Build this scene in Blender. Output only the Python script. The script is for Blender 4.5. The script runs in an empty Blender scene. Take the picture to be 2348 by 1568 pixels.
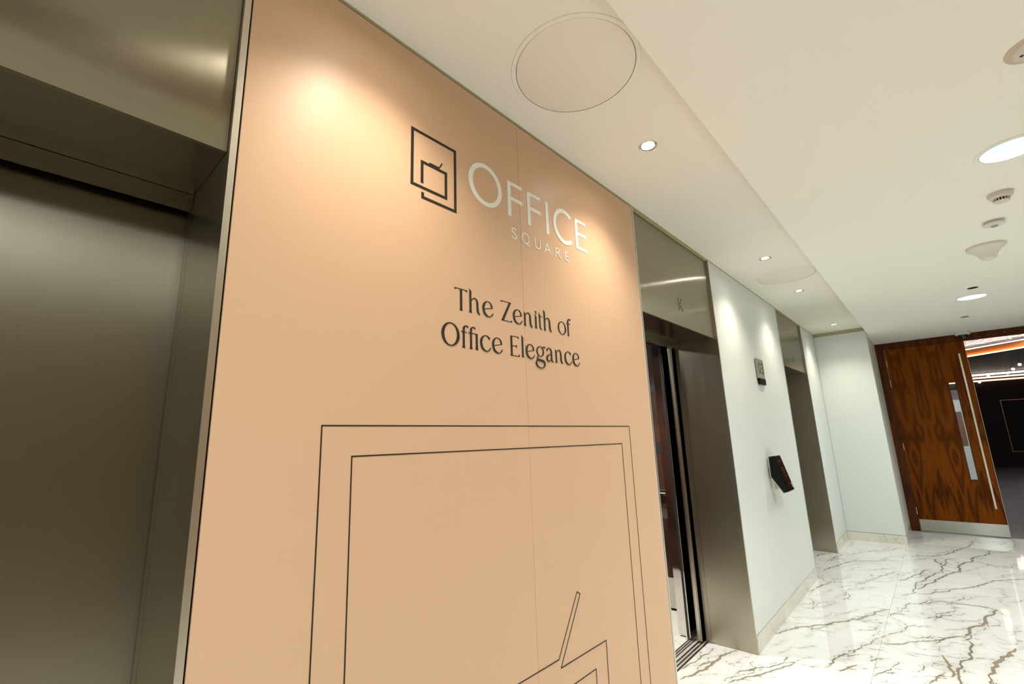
import bpy, bmesh, math, random
import numpy as np
from mathutils import Vector, Matrix, noise as mnoise

random.seed(7)
S = bpy.context.scene
COL = S.collection
PI = math.pi

# ------------------------------------------------------------------ camera
F_PX, YAW, PITCH, ROLL = 1048.4927, -0.7353, 0.2086, -0.0345
CAM = Vector((1.0913, 0.0, 1.4089))
fwd = Vector((math.sin(YAW) * math.cos(PITCH), math.cos(YAW) * math.cos(PITCH), math.sin(PITCH)))
right = Vector((math.cos(YAW), -math.sin(YAW), 0))
up = right.cross(fwd)
R_ = right * math.cos(ROLL) + up * math.sin(ROLL)
U_ = up * math.cos(ROLL) - right * math.sin(ROLL)
cd = bpy.data.cameras.new('camera')
cam = bpy.data.objects.new('camera', cd)
COL.objects.link(cam)
cd.sensor_fit = 'HORIZONTAL'
cd.sensor_width = 36.0
cd.lens = 36.0 * F_PX / 2348.0
cd.clip_start = 0.02
m = Matrix((R_, U_, -fwd)).transposed().to_4x4()
m.translation = CAM
cam.matrix_world = m
S.camera = cam

# ------------------------------------------------------------------ world, exposure
w = bpy.data.worlds.new('interior_world')
S.world = w
w.use_nodes = True
w.node_tree.nodes['Background'].inputs[0].default_value = (0.02, 0.02, 0.02, 1)
w.node_tree.nodes['Background'].inputs[1].default_value = 0.1
S.view_settings.view_transform = 'Standard'
S.view_settings.look = 'None'
S.view_settings.exposure = 0.17
S.view_settings.gamma = 1.0
S.view_settings.use_curve_mapping = False
S.cycles.use_denoising = True
S.cycles.adaptive_threshold = 0.03
S.cycles.max_bounces = 7
S.cycles.diffuse_bounces = 3
S.cycles.glossy_bounces = 3
S.cycles.sample_clamp_indirect = 6.0

WARM = (1.0, 0.915, 0.785)
COOL = (0.90, 0.972, 1.0)
E_DOWN = 38.5       # watts of each small downlight over the lift wall
E_BIG = 122.0        # watts of each large downlight along the middle of the lobby

# main measurements (metres; x across from the lift wall, y along the lobby, z up)
HS, H2, XS = 2.70, 2.59, 0.607          # side ceiling, middle ceiling, edge of the middle ceiling
WID = 3.06                              # lobby width
Y0, YW = -4.5, 8.559                    # back wall, timber door wall
YE, XE = 7.5187, 0.5874                 # return wall beside the doors
ZF = 2.081                              # underside of the lift fascias
LIFTS = [(-0.945, 0.2815), (2.2636, 3.4715), (5.4434, 6.6675)]
DOWN_Y = [-2.62, -1.42, 0.60, 1.826, 3.784, 4.967, 6.995]
BIG_Y = [-3.65, -0.40, 2.85, 6.10]

# ------------------------------------------------------------------ materials
def new_mat(name):
    mt = bpy.data.materials.new(name)
    mt.use_nodes = True
    nt = mt.node_tree
    return mt, nt, nt.nodes['Principled BSDF']

def N(nt, t, **kw):
    n = nt.nodes.new(t)
    for k, v in kw.items():
        setattr(n, k, v)
    return n

def setin(n, **kw):
    for k, v in kw.items():
        n.inputs[k.replace('_', ' ')].default_value = v

def plain(name, c, rough=0.5, metal=0.0, spec=0.5, var=0.0, scale=8.0, bump=0.0, bscale=200.0, coat=0.0):
    mt, nt, b = new_mat(name)
    b.inputs['Base Color'].default_value = (*c, 1)
    b.inputs['Roughness'].default_value = rough
    b.inputs['Metallic'].default_value = metal
    b.inputs['Specular IOR Level'].default_value = spec
    b.inputs['Coat Weight'].default_value = coat
    b.inputs['Coat Roughness'].default_value = 0.03
    tc = N(nt, 'ShaderNodeTexCoord')
    nz = N(nt, 'ShaderNodeTexNoise')
    nz.inputs['Scale'].default_value = scale
    nt.links.new(tc.outputs['Object'], nz.inputs['Vector'])
    if var > 0:
        mx = N(nt, 'ShaderNodeMix', data_type='RGBA')
        mx.inputs[6].default_value = (*[max(0, x * (1 - var)) for x in c], 1)
        mx.inputs[7].default_value = (*[min(1, x * (1 + var)) for x in c], 1)
        nt.links.new(nz.outputs['Fac'], mx.inputs[0])
        nt.links.new(mx.outputs[2], b.inputs['Base Color'])
    if bump > 0:
        n2 = N(nt, 'ShaderNodeTexNoise')
        n2.inputs['Scale'].default_value = bscale
        nt.links.new(tc.outputs['Object'], n2.inputs['Vector'])
        bp = N(nt, 'ShaderNodeBump')
        bp.inputs['Strength'].default_value = bump
        bp.inputs['Distance'].default_value = 0.002
        nt.links.new(n2.outputs['Fac'], bp.inputs['Height'])
        nt.links.new(bp.outputs['Normal'], b.inputs['Normal'])
    return mt

def emis(name, c, strength):
    mt, nt, b = new_mat(name)
    b.inputs['Base Color'].default_value = (*c, 1)
    b.inputs['Emission Color'].default_value = (*c, 1)
    b.inputs['Emission Strength'].default_value = strength
    return mt

def steel(name, c, rough, aniso, tangent, grain):
    """brushed stainless steel; reflections smear along `tangent`"""
    mt, nt, b = new_mat(name)
    b.inputs['Metallic'].default_value = 1.0
    b.inputs['Anisotropic'].default_value = aniso
    cx = N(nt, 'ShaderNodeCombineXYZ')
    for i in range(3):
        cx.inputs[i].default_value = tangent[i]
    nt.links.new(cx.outputs[0], b.inputs['Tangent'])
    tc = N(nt, 'ShaderNodeTexCoord')
    mp = N(nt, 'ShaderNodeMapping')
    mp.inputs['Scale'].default_value = grain
    nt.links.new(tc.outputs['Object'], mp.inputs['Vector'])
    nz = N(nt, 'ShaderNodeTexNoise')
    nz.inputs['Scale'].default_value = 1.0
    nz.inputs['Detail'].default_value = 3.0
    nt.links.new(mp.outputs[0], nz.inputs['Vector'])
    mr = N(nt, 'ShaderNodeMapRange')
    mr.inputs['To Min'].default_value = rough * 0.92
    mr.inputs['To Max'].default_value = rough * 1.08
    nt.links.new(nz.outputs['Fac'], mr.inputs['Value'])
    nt.links.new(mr.outputs[0], b.inputs['Roughness'])
    mx = N(nt, 'ShaderNodeMix', data_type='RGBA')
    mx.inputs[6].default_value = (*[x * 0.96 for x in c], 1)
    mx.inputs[7].default_value = (*[x * 1.04 for x in c], 1)
    nt.links.new(nz.outputs['Fac'], mx.inputs[0])
    nt.links.new(mx.outputs[2], b.inputs['Base Color'])
    return mt

def math_node(nt, op, a, b=None, c=None):
    n = N(nt, 'ShaderNodeMath', operation=op)
    for i, v in enumerate((a, b, c)):
        if v is None:
            continue
        if isinstance(v, (int, float)):
            n.inputs[i].default_value = v
        else:
            nt.links.new(v, n.inputs[i])
    return n.outputs[0]

def marble(name, base, attr=False, rough=0.06, fine=1.0, veinmix=1.0):
    mt, nt, b = new_mat(name)
    tc = N(nt, 'ShaderNodeTexCoord')
    oi = N(nt, 'ShaderNodeObjectInfo')
    add = N(nt, 'ShaderNodeVectorMath', operation='ADD')
    sc = N(nt, 'ShaderNodeVectorMath', operation='SCALE')
    cmb = N(nt, 'ShaderNodeCombineXYZ')
    for i in range(3):
        nt.links.new(oi.outputs['Random'], cmb.inputs[i])
    sc.inputs['Scale'].default_value = 37.0
    nt.links.new(cmb.outputs[0], sc.inputs[0])
    nt.links.new(tc.outputs['Object'], add.inputs[0])
    nt.links.new(sc.outputs[0], add.inputs[1])
    P = add.outputs[0]
    # soft grey and cream clouds
    cl = N(nt, 'ShaderNodeTexNoise')
    setin(cl, Scale=2.6, Detail=4.0)
    nt.links.new(P, cl.inputs['Vector'])
    m0 = N(nt, 'ShaderNodeMix', data_type='RGBA')
    m0.inputs[6].default_value = (*[x * 0.93 for x in base], 1)
    m0.inputs[7].default_value = (*base, 1)
    r0 = N(nt, 'ShaderNodeMapRange')
    setin(r0, From_Min=0.32, From_Max=0.6)
    nt.links.new(cl.outputs['Fac'], r0.inputs['Value'])
    nt.links.new(r0.outputs[0], m0.inputs[0])
    colr = m0.outputs[2]
    # fine procedural veins: ridge of warped noise, stretched on the diagonal
    mp = N(nt, 'ShaderNodeMapping')
    mp.inputs['Rotation'].default_value = (0, 0, math.radians(35))
    mp.inputs['Scale'].default_value = (1.3, 2.4, 2.0)
    nt.links.new(P, mp.inputs['Vector'])
    for s, wd, dens, col, amt in ((1.1, 0.0065, 0.46, (0.22, 0.20, 0.15), 0.62 * fine), (2.4, 0.010, 0.47, (0.32, 0.29, 0.22), 0.5 * fine), (5.0, 0.015, 0.50, (0.42, 0.39, 0.32), 0.4 * fine)):
        nz = N(nt, 'ShaderNodeTexNoise')
        setin(nz, Scale=s, Detail=3.5, Roughness=0.5, Distortion=1.1)
        nt.links.new(mp.outputs[0], nz.inputs['Vector'])
        d = math_node(nt, 'ABSOLUTE', math_node(nt, 'SUBTRACT', nz.outputs['Fac'], 0.5))
        ln = N(nt, 'ShaderNodeMapRange')
        setin(ln, From_Min=0.0, From_Max=wd, To_Min=1.0, To_Max=0.0)
        nt.links.new(d, ln.inputs['Value'])
        mk = N(nt, 'ShaderNodeTexNoise')
        setin(mk, Scale=s * 1.7, Detail=2.0)
        nt.links.new(P, mk.inputs['Vector'])
        mk2 = N(nt, 'ShaderNodeMapRange')
        setin(mk2, From_Min=dens, From_Max=dens + 0.1)
        nt.links.new(mk.outputs['Fac'], mk2.inputs['Value'])
        f = math_node(nt, 'MULTIPLY', math_node(nt, 'MULTIPLY', ln.outputs[0], mk2.outputs[0]), amt)
        mx = N(nt, 'ShaderNodeMix', data_type='RGBA')
        nt.links.new(f, mx.inputs[0])
        nt.links.new(colr, mx.inputs[6])
        mx.inputs[7].default_value = (*col, 1)
        colr = mx.outputs[2]
    if attr:
        at = N(nt, 'ShaderNodeAttribute', attribute_name='vein')
        hz = N(nt, 'ShaderNodeAttribute', attribute_name='hue')
        w1 = N(nt, 'ShaderNodeTexNoise')
        setin(w1, Scale=26.0, Detail=5.0, Roughness=0.65)
        nt.links.new(tc.outputs['Object'], w1.inputs['Vector'])
        w2 = N(nt, 'ShaderNodeTexNoise')
        setin(w2, Scale=9.0, Detail=3.0)
        nt.links.new(tc.outputs['Object'], w2.inputs['Vector'])
        d = math_node(nt, 'ADD', at.outputs['Fac'], math_node(nt, 'MULTIPLY', math_node(nt, 'SUBTRACT', w1.outputs['Fac'], 0.5), 0.013))
        d = math_node(nt, 'ADD', d, math_node(nt, 'MULTIPLY', math_node(nt, 'SUBTRACT', w2.outputs['Fac'], 0.5), 0.008))
        w3 = N(nt, 'ShaderNodeTexNoise')
        setin(w3, Scale=110.0, Detail=3.0)
        nt.links.new(tc.outputs['Object'], w3.inputs['Vector'])
        d = math_node(nt, 'ADD', d, math_node(nt, 'MULTIPLY', math_node(nt, 'SUBTRACT', w3.outputs['Fac'], 0.5), 0.006))
        core = N(nt, 'ShaderNodeMapRange')
        setin(core, From_Min=-0.0005, From_Max=0.0018, To_Min=1.0, To_Max=0.0)
        nt.links.new(d, core.inputs['Value'])
        halo = N(nt, 'ShaderNodeMapRange')
        setin(halo, From_Min=0.0, From_Max=0.03, To_Min=0.16, To_Max=0.0)
        nt.links.new(d, halo.inputs['Value'])
        vc = N(nt, 'ShaderNodeMix', data_type='RGBA')
        vc.inputs[6].default_value = (0.17, 0.16, 0.125, 1)
        vc.inputs[7].default_value = (0.28, 0.20, 0.10, 1)
        nt.links.new(hz.outputs['Fac'], vc.inputs[0])
        edge = N(nt, 'ShaderNodeMapRange')
        setin(edge, From_Min=-0.007, From_Max=0.0, To_Min=0.80, To_Max=1.0)
        nt.links.new(d, edge.inputs['Value'])
        fc = math_node(nt, 'MAXIMUM', math_node(nt, 'MULTIPLY', core.outputs[0], edge.outputs[0]), halo.outputs[0])
        fc = math_node(nt, 'MULTIPLY', fc, veinmix)
        mx = N(nt, 'ShaderNodeMix', data_type='RGBA')
        nt.links.new(fc, mx.inputs[0])
        nt.links.new(colr, mx.inputs[6])
        nt.links.new(vc.outputs[2], mx.inputs[7])
        colr = mx.outputs[2]
    nt.links.new(colr, b.inputs['Base Color'])
    b.inputs['Roughness'].default_value = rough
    b.inputs['Specular IOR Level'].default_value = 0.5
    return mt

def walnut(name, dark, light, leaf=0.205, x0=0.686, rough=0.32, gloss=0.35):
    """book-matched veneer leaves with cathedral figure"""
    mt, nt, b = new_mat(name)
    tc = N(nt, 'ShaderNodeTexCoord')
    sp = N(nt, 'ShaderNodeSeparateXYZ')
    nt.links.new(tc.outputs['Object'], sp.inputs[0])
    xl = math_node(nt, 'PINGPONG', math_node(nt, 'SUBTRACT', sp.outputs[0], x0), leaf)
    cb = N(nt, 'ShaderNodeCombineXYZ')
    nt.links.new(xl, cb.inputs[0])
    nt.links.new(sp.outputs[2], cb.inputs[1])
    # warp
    mp = N(nt, 'ShaderNodeMapping')
    mp.inputs['Scale'].default_value = (5.0, 0.75, 1)
    nt.links.new(cb.outputs[0], mp.inputs['Vector'])
    nz = N(nt, 'ShaderNodeTexNoise')
    setin(nz, Scale=1.0, Detail=2.5, Roughness=0.5, Distortion=0.3)
    nt.links.new(mp.outputs[0], nz.inputs['Vector'])
    rings = math_node(nt, 'MULTIPLY', nz.outputs['Fac'], 8.0)
    rings = math_node(nt, 'ADD', rings, math_node(nt, 'MULTIPLY', xl, 5.0))
    sn = math_node(nt, 'SINE', math_node(nt, 'MULTIPLY', rings, 2 * PI))
    mp2 = N(nt, 'ShaderNodeMapping')
    mp2.inputs['Scale'].default_value = (220, 5, 1)
    nt.links.new(cb.outputs[0], mp2.inputs['Vector'])
    gr = N(nt, 'ShaderNodeTexNoise')
    setin(gr, Scale=1.0, Detail=3.0)
    nt.links.new(mp2.outputs[0], gr.inputs['Vector'])
    f = math_node(nt, 'ADD', math_node(nt, 'MULTIPLY', sn, 0.20), math_node(nt, 'MULTIPLY', gr.outputs['Fac'], 0.75))
    n3 = N(nt, 'ShaderNodeTexNoise')
    setin(n3, Scale=0.6, Detail=1.0)
    nt.links.new(mp.outputs[0], n3.inputs['Vector'])
    f = math_node(nt, 'ADD', f, math_node(nt, 'MULTIPLY', math_node(nt, 'SUBTRACT', n3.outputs['Fac'], 0.5), 0.9))
    cr = N(nt, 'ShaderNodeMix', data_type='RGBA')
    nt.links.new(math_node(nt, 'ADD', f, 0.08), cr.inputs[0])
    cr.inputs[6].default_value = (*dark, 1)
    cr.inputs[7].default_value = (*light, 1)
    cr.clamp_factor = True
    nt.links.new(cr.outputs[2], b.inputs['Base Color'])
    b.inputs['Roughness'].default_value = rough
    b.inputs['Specular IOR Level'].default_value = gloss
    return mt

STEEL_C = (0.325, 0.297, 0.222)
STEEL_R = (0.46, 0.42, 0.33)
M = {}
M['steel_y'] = steel('brushed_steel_facing', STEEL_C, 0.22, 1.0, (0, 1, 0), (2, 300, 2))
M['steel_x'] = steel('brushed_steel_reveal', STEEL_R, 0.30, 0.6, (1, 0, 0), (40, 2, 0.5))
M['steel_soffit_shaded'] = steel('brushed_steel_shaded_soffit', (0.25, 0.226, 0.165), 0.20, 0.8, (1, 0, 0), (2, 300, 2))  # same steel, its colour darkened to stand in for shade under the fascia
M['steel_panel'] = steel('brushed_steel_door', (0.30, 0.272, 0.205), 0.38, 0.8, (0, 1, 0), (2, 300, 2))
M['steel_edge'] = plain('satin_steel_edge', (0.62, 0.58, 0.49), 0.3, 1.0)
M['steel_door'] = steel('brushed_steel_kick', (0.42, 0.41, 0.37), 0.22, 1.0, (0, 0, 1), (300, 2, 2))
M['mirror_steel'] = plain('polished_steel', (0.72, 0.70, 0.66), 0.06, 1.0)
M['satin'] = plain('satin_metal', (0.66, 0.62, 0.54), 0.28, 1.0)
M['alu'] = plain('aluminium_sill', (0.70, 0.70, 0.72), 0.25, 1.0, var=0.05, scale=60)
M['black'] = plain('black_gap', (0.008, 0.008, 0.008), 0.6, spec=0.2)
M['rubber'] = plain('black_rubber', (0.02, 0.02, 0.02), 0.45, spec=0.3)
M['peach'] = plain('peach_vinyl', (0.71, 0.462, 0.29), 0.42, spec=0.28, var=0.012, scale=3, bump=0.05, bscale=900)
M['ink'] = plain('dark_brown_print', (0.030, 0.023, 0.014), 0.5, spec=0.25)
M['cream_ink'] = plain('cream_print', (0.93, 0.93, 0.87), 0.5, spec=0.25)
M['glass_white'] = plain('white_back_painted_glass', (0.72, 0.762, 0.718), 0.30, spec=0.45, var=0.01, scale=2)
M['paint_side'] = plain('cream_ceiling_paint', (0.875, 0.84, 0.745), 0.75, spec=0.2, bump=0.03, bscale=500)
M['paint_main'] = plain('white_ceiling_paint', (0.90, 0.88, 0.79), 0.75, spec=0.2, bump=0.03, bscale=500)
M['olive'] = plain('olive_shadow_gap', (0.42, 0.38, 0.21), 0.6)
M['grey_paint'] = plain('grey_return_paint', (0.62, 0.62, 0.55), 0.5, spec=0.3)
M['plastic'] = plain('off_white_plastic', (0.70, 0.64, 0.56), 0.45, spec=0.4)
M['plastic_w'] = plain('white_plastic', (0.75, 0.72, 0.67), 0.4, spec=0.4)
M['disc'] = plain('beige_panel_disc', (0.86, 0.805, 0.715), 0.6, spec=0.3, bump=0.02, bscale=700)
M['baffle'] = plain('dark_bronze_baffle', (0.10, 0.085, 0.06), 0.45, 0.0, spec=0.3)
M['chrome'] = plain('downlight_bezel', (0.55, 0.50, 0.42), 0.25, 1.0)
M['lamp_warm'] = emis('warm_lamp', (1.0, 0.95, 0.87), 150.0)
M['lamp_cool'] = emis('cool_lamp', (0.86, 0.94, 1.0), 6.0)
M['reflector'] = plain('silver_reflector', (0.80, 0.86, 0.92), 0.3, 0.35, var=0.12, scale=40)
M['marble_floor'] = marble('marble_floor', (0.81, 0.81, 0.775), True, 0.045)
M['marble_car'] = marble('marble_lift_floor', (0.86, 0.85, 0.80), False, 0.06, 1.1)
M['marble_skirt'] = marble('marble_skirting', (0.78, 0.745, 0.64), False, 0.12, 1.3)
M['grout'] = plain('tile_grout', (0.55, 0.51, 0.43), 0.6)
M['walnut'] = walnut('walnut_veneer', (0.038, 0.0075, 0.0006), (0.29, 0.075, 0.002), 0.205, 0.686, 0.4, 0.07)
M['walnut_shaded'] = walnut('shaded_walnut_frame', (0.030, 0.006, 0.0006), (0.14, 0.036, 0.003), 0.205, 0.686, 0.38, 0.15)  # same walnut as the leaf, with the frame's shading put into the colour
M['wenge'] = walnut('wenge_lift_panel', (0.018, 0.008, 0.006), (0.075, 0.034, 0.024), 0.05, 0.0, 0.45, 0.15)
M['reflect_brown'] = walnut('brown_reflection_tint', (0.19, 0.125, 0.07), (0.44, 0.31, 0.19), 0.4, 0.0, 0.4, 0.2)
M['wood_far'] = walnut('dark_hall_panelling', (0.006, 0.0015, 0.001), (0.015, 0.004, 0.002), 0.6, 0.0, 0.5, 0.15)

# ------------------------------------------------------------------ mesh helpers
def bx(bm, x0, x1, y0, y1, z0, z1, bevel=0.0):
    t = bmesh.new()
    bmesh.ops.create_cube(t, size=1)
    for v in t.verts:
        v.co = Vector((x0 + (v.co.x + .5) * (x1 - x0), y0 + (v.co.y + .5) * (y1 - y0), z0 + (v.co.z + .5) * (z1 - z0)))
    if bevel > 0:
        bmesh.ops.bevel(t, geom=t.edges[:], offset=bevel, segments=2, affect='EDGES')
    merge(bm, t)

def merge(bm, t):
    me = bpy.data.meshes.new('tmp')
    t.to_mesh(me)
    t.free()
    bm.from_mesh(me)
    bpy.data.meshes.remove(me)

def box(x0, x1, y0, y1, z0, z1, bevel=0.0):
    bm = bmesh.new()
    bx(bm, x0, x1, y0, y1, z0, z1, bevel)
    return bm

def lathe(prof, seg=48, axis='Z', close=False):
    """revolve (r, h) profile about an axis through the origin"""
    bm = bmesh.new()
    rings = []
    for r, h in prof:
        if r < 1e-6:
            rings.append([bm.verts.new((0, 0, h))])
        else:
            rings.append([bm.verts.new((r * math.cos(2 * PI * i / seg), r * math.sin(2 * PI * i / seg), h)) for i in range(seg)])
    pairs = list(zip(rings, rings[1:])) + ([(rings[-1], rings[0])] if close else [])
    for a, b in pairs:
        for i in range(seg):
            j = (i + 1) % seg
            if len(a) == 1 and len(b) == 1:
                continue
            if len(a) == 1:
                bm.faces.new((a[0], b[i], b[j]))
            elif len(b) == 1:
                bm.faces.new((a[i], a[j], b[0]))
            else:
                bm.faces.new((a[i], a[j], b[j], b[i]))
    bmesh.ops.recalc_face_normals(bm, faces=bm.faces[:])
    return bm

def prism(poly, y0, y1):
    """(x, z) outline extruded along y"""
    bm = bmesh.new()
    a = [bm.verts.new((p[0], y0, p[1])) for p in poly]
    b = [bm.verts.new((p[0], y1, p[1])) for p in poly]
    bm.faces.new(a)
    bm.faces.new(b[::-1])
    n = len(poly)
    for i in range(n):
        j = (i + 1) % n
        bm.faces.new((a[i], b[i], b[j], a[j]))
    bmesh.ops.recalc_face_normals(bm, faces=bm.faces[:])
    return bm

def tube(bm, p0, p1, r, seg=16):
    p0, p1 = Vector(p0), Vector(p1)
    t = bmesh.new()
    bmesh.ops.create_cone(t, cap_ends=True, segments=seg, radius1=r, radius2=r, depth=(p1 - p0).length)
    q = (p1 - p0).to_track_quat('Z', 'Y')
    for v in t.verts:
        v.co = q @ v.co + (p0 + p1) / 2
    merge(bm, t)

def obj(name, bm, mat, parent=None, smooth=False, loc=None):
    me = bpy.data.meshes.new(name)
    if parent is not None and loc is None:
        off = parent_world(parent)
        for v in bm.verts:
            v.co -= off
    bm.to_mesh(me)
    bm.free()
    me.materials.append(M[mat] if isinstance(mat, str) else mat)
    if smooth:
        for p in me.polygons:
            p.use_smooth = True
        me.set_sharp_from_angle(angle=math.radians(35))
    o = bpy.data.objects.new(name, me)
    COL.objects.link(o)
    if parent is not None:
        o.parent = parent
    if loc is not None:
        o.location = loc
    return o

def parent_world(p):
    v = Vector((0, 0, 0))
    while p is not None:
        v += p.location
        p = p.parent
    return v

def thing(name, label, cat, loc, group=None):
    o = bpy.data.objects.new(name, None)
    o.empty_display_size = 0.05
    COL.objects.link(o)
    o.location = loc
    o['label'] = label
    o['category'] = cat
    if group:
        o['group'] = group
    return o

def tag(o, label, cat, group=None):
    o['label'] = label
    o['category'] = cat
    if group:
        o['group'] = group
    return o

def struct(name, bm, mat, label, cat):
    o = obj(name, bm, mat)
    o['kind'] = 'structure'
    return tag(o, label, cat)

def copy_tree(o, parent=None, loc=None):
    c = o.copy()
    COL.objects.link(c)
    c.parent = parent
    if loc is not None:
        c.location = loc
    for ch in list(o.children):
        copy_tree(ch, c)
    return c

def spot(name, loc, power, colr, size, blend, radius, parent=None):
    l = bpy.data.lights.new(name, 'SPOT')
    l.energy = power
    l.color = colr
    l.spot_size = math.radians(size)
    l.spot_blend = blend
    l.shadow_soft_size = radius
    o = bpy.data.objects.new(name, l)
    COL.objects.link(o)
    if parent is not None:
        o.parent = parent
        o.location = Vector(loc) - parent_world(parent)
    else:
        o.location = loc
    return o

def cut(o, cutters):
    """subtract closed bmeshes from a mesh object"""
    bm = bmesh.new()
    for c in cutters:
        merge(bm, c)
    me = bpy.data.meshes.new('cutter')
    bm.to_mesh(me)
    bm.free()
    co = bpy.data.objects.new('cutter', me)
    COL.objects.link(co)
    md = o.modifiers.new('holes', 'BOOLEAN')
    md.operation = 'DIFFERENCE'
    md.solver = 'EXACT'
    md.object = co
    dg = bpy.context.evaluated_depsgraph_get()
    nm = bpy.data.meshes.new_from_object(o.evaluated_get(dg))
    o.modifiers.clear()
    old = o.data
    o.data = nm
    bpy.data.meshes.remove(old)
    bpy.data.objects.remove(co)
    bpy.data.meshes.remove(me)

def cyl(x, y, z0, z1, r, seg=48):
    t = bmesh.new()
    bmesh.ops.create_cone(t, cap_ends=True, segments=seg, radius1=r, radius2=r, depth=z1 - z0)
    for v in t.verts:
        v.co += Vector((x, y, (z0 + z1) / 2))
    return t

# ------------------------------------------------------------------ ceilings
cs = struct('ceiling', box(-0.06, XS, Y0, YE + 0.02, HS, 2.95), 'paint_side', 'cream side ceiling above the lift wall holding small downlights', 'ceiling')
cut(cs, [cyl(0.322, y, 2.65, 2.76, 0.036) for y in DOWN_Y])
cm = struct('ceiling', box(XS, WID - XS, Y0, YW + 0.10, H2, 2.95), 'paint_main', 'lower white middle ceiling with large downlights and sensors', 'ceiling')
cut(cm, [cyl(1.53, y, 2.55, 2.70, 0.1045) for y in BIG_Y] + [cyl(1.521, 5.69, 2.55, 2.68, 0.037)])
struct('ceiling', box(WID - XS, WID + 0.06, Y0, YE + 0.02, HS, 2.95), 'paint_side', 'cream side ceiling along the wall opposite the lifts', 'ceiling')
struct('ceiling', box(-0.5, XS, YE + 0.02, YW + 0.10, H2 + 0.0, 2.95), 'paint_main', 'short ceiling piece above the return wall beside the timber doors', 'ceiling')

# ------------------------------------------------------------------ walls of the lift side
ZT = 2.689
ZB = 0.102
def wall_section(name, y0, y1, label):
    o = struct(name, box(-0.16, -0.014, y0, y1, 0.0, ZT), 'grey_paint', label, 'wall')
    return o
def glass_panels(wl, y0, y1, seams=()):
    ys = [y0] + list(seams) + [y1]
    for a, b in zip(ys, ys[1:]):
        obj('panel', box(-0.0135, 0.0, a + 0.0006, b - 0.0006, ZB + 0.004, ZT, 0.0008), 'glass_white', wl)
def skirt(name, x0, x1, y0, y1, label):
    return struct(name, box(x0, x1, y0, y1, 0.0, ZB), 'marble_skirt', label, 'baseboard')

ws = wall_section('wall_left', -2.9115, -0.962, 'white glass wall section on the other side of the closed lift')
glass_panels(ws, -2.9115, -0.962)
ws = wall_section('wall_left', 0.2825, 2.2626, 'wall section behind the peach graphic panels')
ws = wall_section('wall_left', 3.4725, 5.4424, 'white glass wall section carrying the floor number sign')
glass_panels(ws, 3.4725, 5.4424)
ws = wall_section('wall_left', 6.6685, YE, 'narrow white glass wall section between the far lift and the corner')
glass_panels(ws, 6.6685, YE - 0.0005)
struct('wall_left', box(-0.16, 0.0, Y0, -2.9125, 0, ZT), 'glass_white', 'plain white wall length at the rear end of the lobby', 'wall')
skirt('baseboard_left', -0.0135, 0.003, 0.2825, 2.2626, 'marble skirting strip under the peach graphic')
skirt('baseboard_left', -0.0135, 0.003, 3.4725, 5.4424, 'veined marble skirting under the white wall with the number sign')
skirt('baseboard_left', -0.0135, 0.003, 6.6685, YE - 0.003, 'short marble skirting beside the far lift')
# return wall beside the timber doors
wr = struct('wall_back', box(-0.16, XE - 0.012, YE + 0.0135, YW + 0.1, 0.0, HS), 'grey_paint', 'boxed return wall between lift wall and timber doors', 'wall')
obj('panel', box(0.001, XE, YE, YE + 0.013, ZB + 0.004, HS - 0.048, 0.0008), 'glass_white', wr)
obj('side_panel', box(XE - 0.0115, XE, YE + 0.0135, YW - 0.002, ZB + 0.004, H2 - 0.002), 'grey_paint', wr)
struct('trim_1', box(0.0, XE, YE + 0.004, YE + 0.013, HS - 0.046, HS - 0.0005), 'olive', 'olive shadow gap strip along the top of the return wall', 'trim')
skirt('baseboard_back', 0.004, XE + 0.003, YE - 0.003, YE + 0.013, 'marble skirting across the return wall')
skirt('baseboard_back', XE - 0.0115, XE + 0.003, YE + 0.0135, YW - 0.003, 'marble skirting turning towards the timber doors')
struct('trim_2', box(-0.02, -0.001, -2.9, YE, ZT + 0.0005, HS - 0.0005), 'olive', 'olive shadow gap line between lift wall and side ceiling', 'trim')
# the other side and the end behind the camera
for y0_, y1_, lb in ((Y0, -0.962, 'unseen wall section at the rear of the opposite side, browned for steel reflections'), (0.2825, 2.2626, 'unseen wall section facing the peach graphic, browned for steel reflections'), (3.4725, 5.4424, 'white wall section facing the floor number sign'), (6.6685, YE, 'white wall section facing the far lift corner')):
    struct('wall_right', box(WID, WID + 0.15, y0_, y1_, 0.0, HS), 'reflect_brown' if y1_ < 2.5 else 'glass_white', lb, 'wall')  # out of view; brown finish invented to tone what the steel doors reflect
struct('wall_front', box(-0.16, WID + 0.15, Y0 - 0.15, Y0, 0.0, 2.95), 'glass_white', 'white end wall closing the rear of the lobby', 'wall')
struct('wall_back', box(WID - XE, WID, YE, YW + 0.1, 0.0, HS), 'glass_white', 'boxed return wall on the far side of the timber doors', 'wall')
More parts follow.
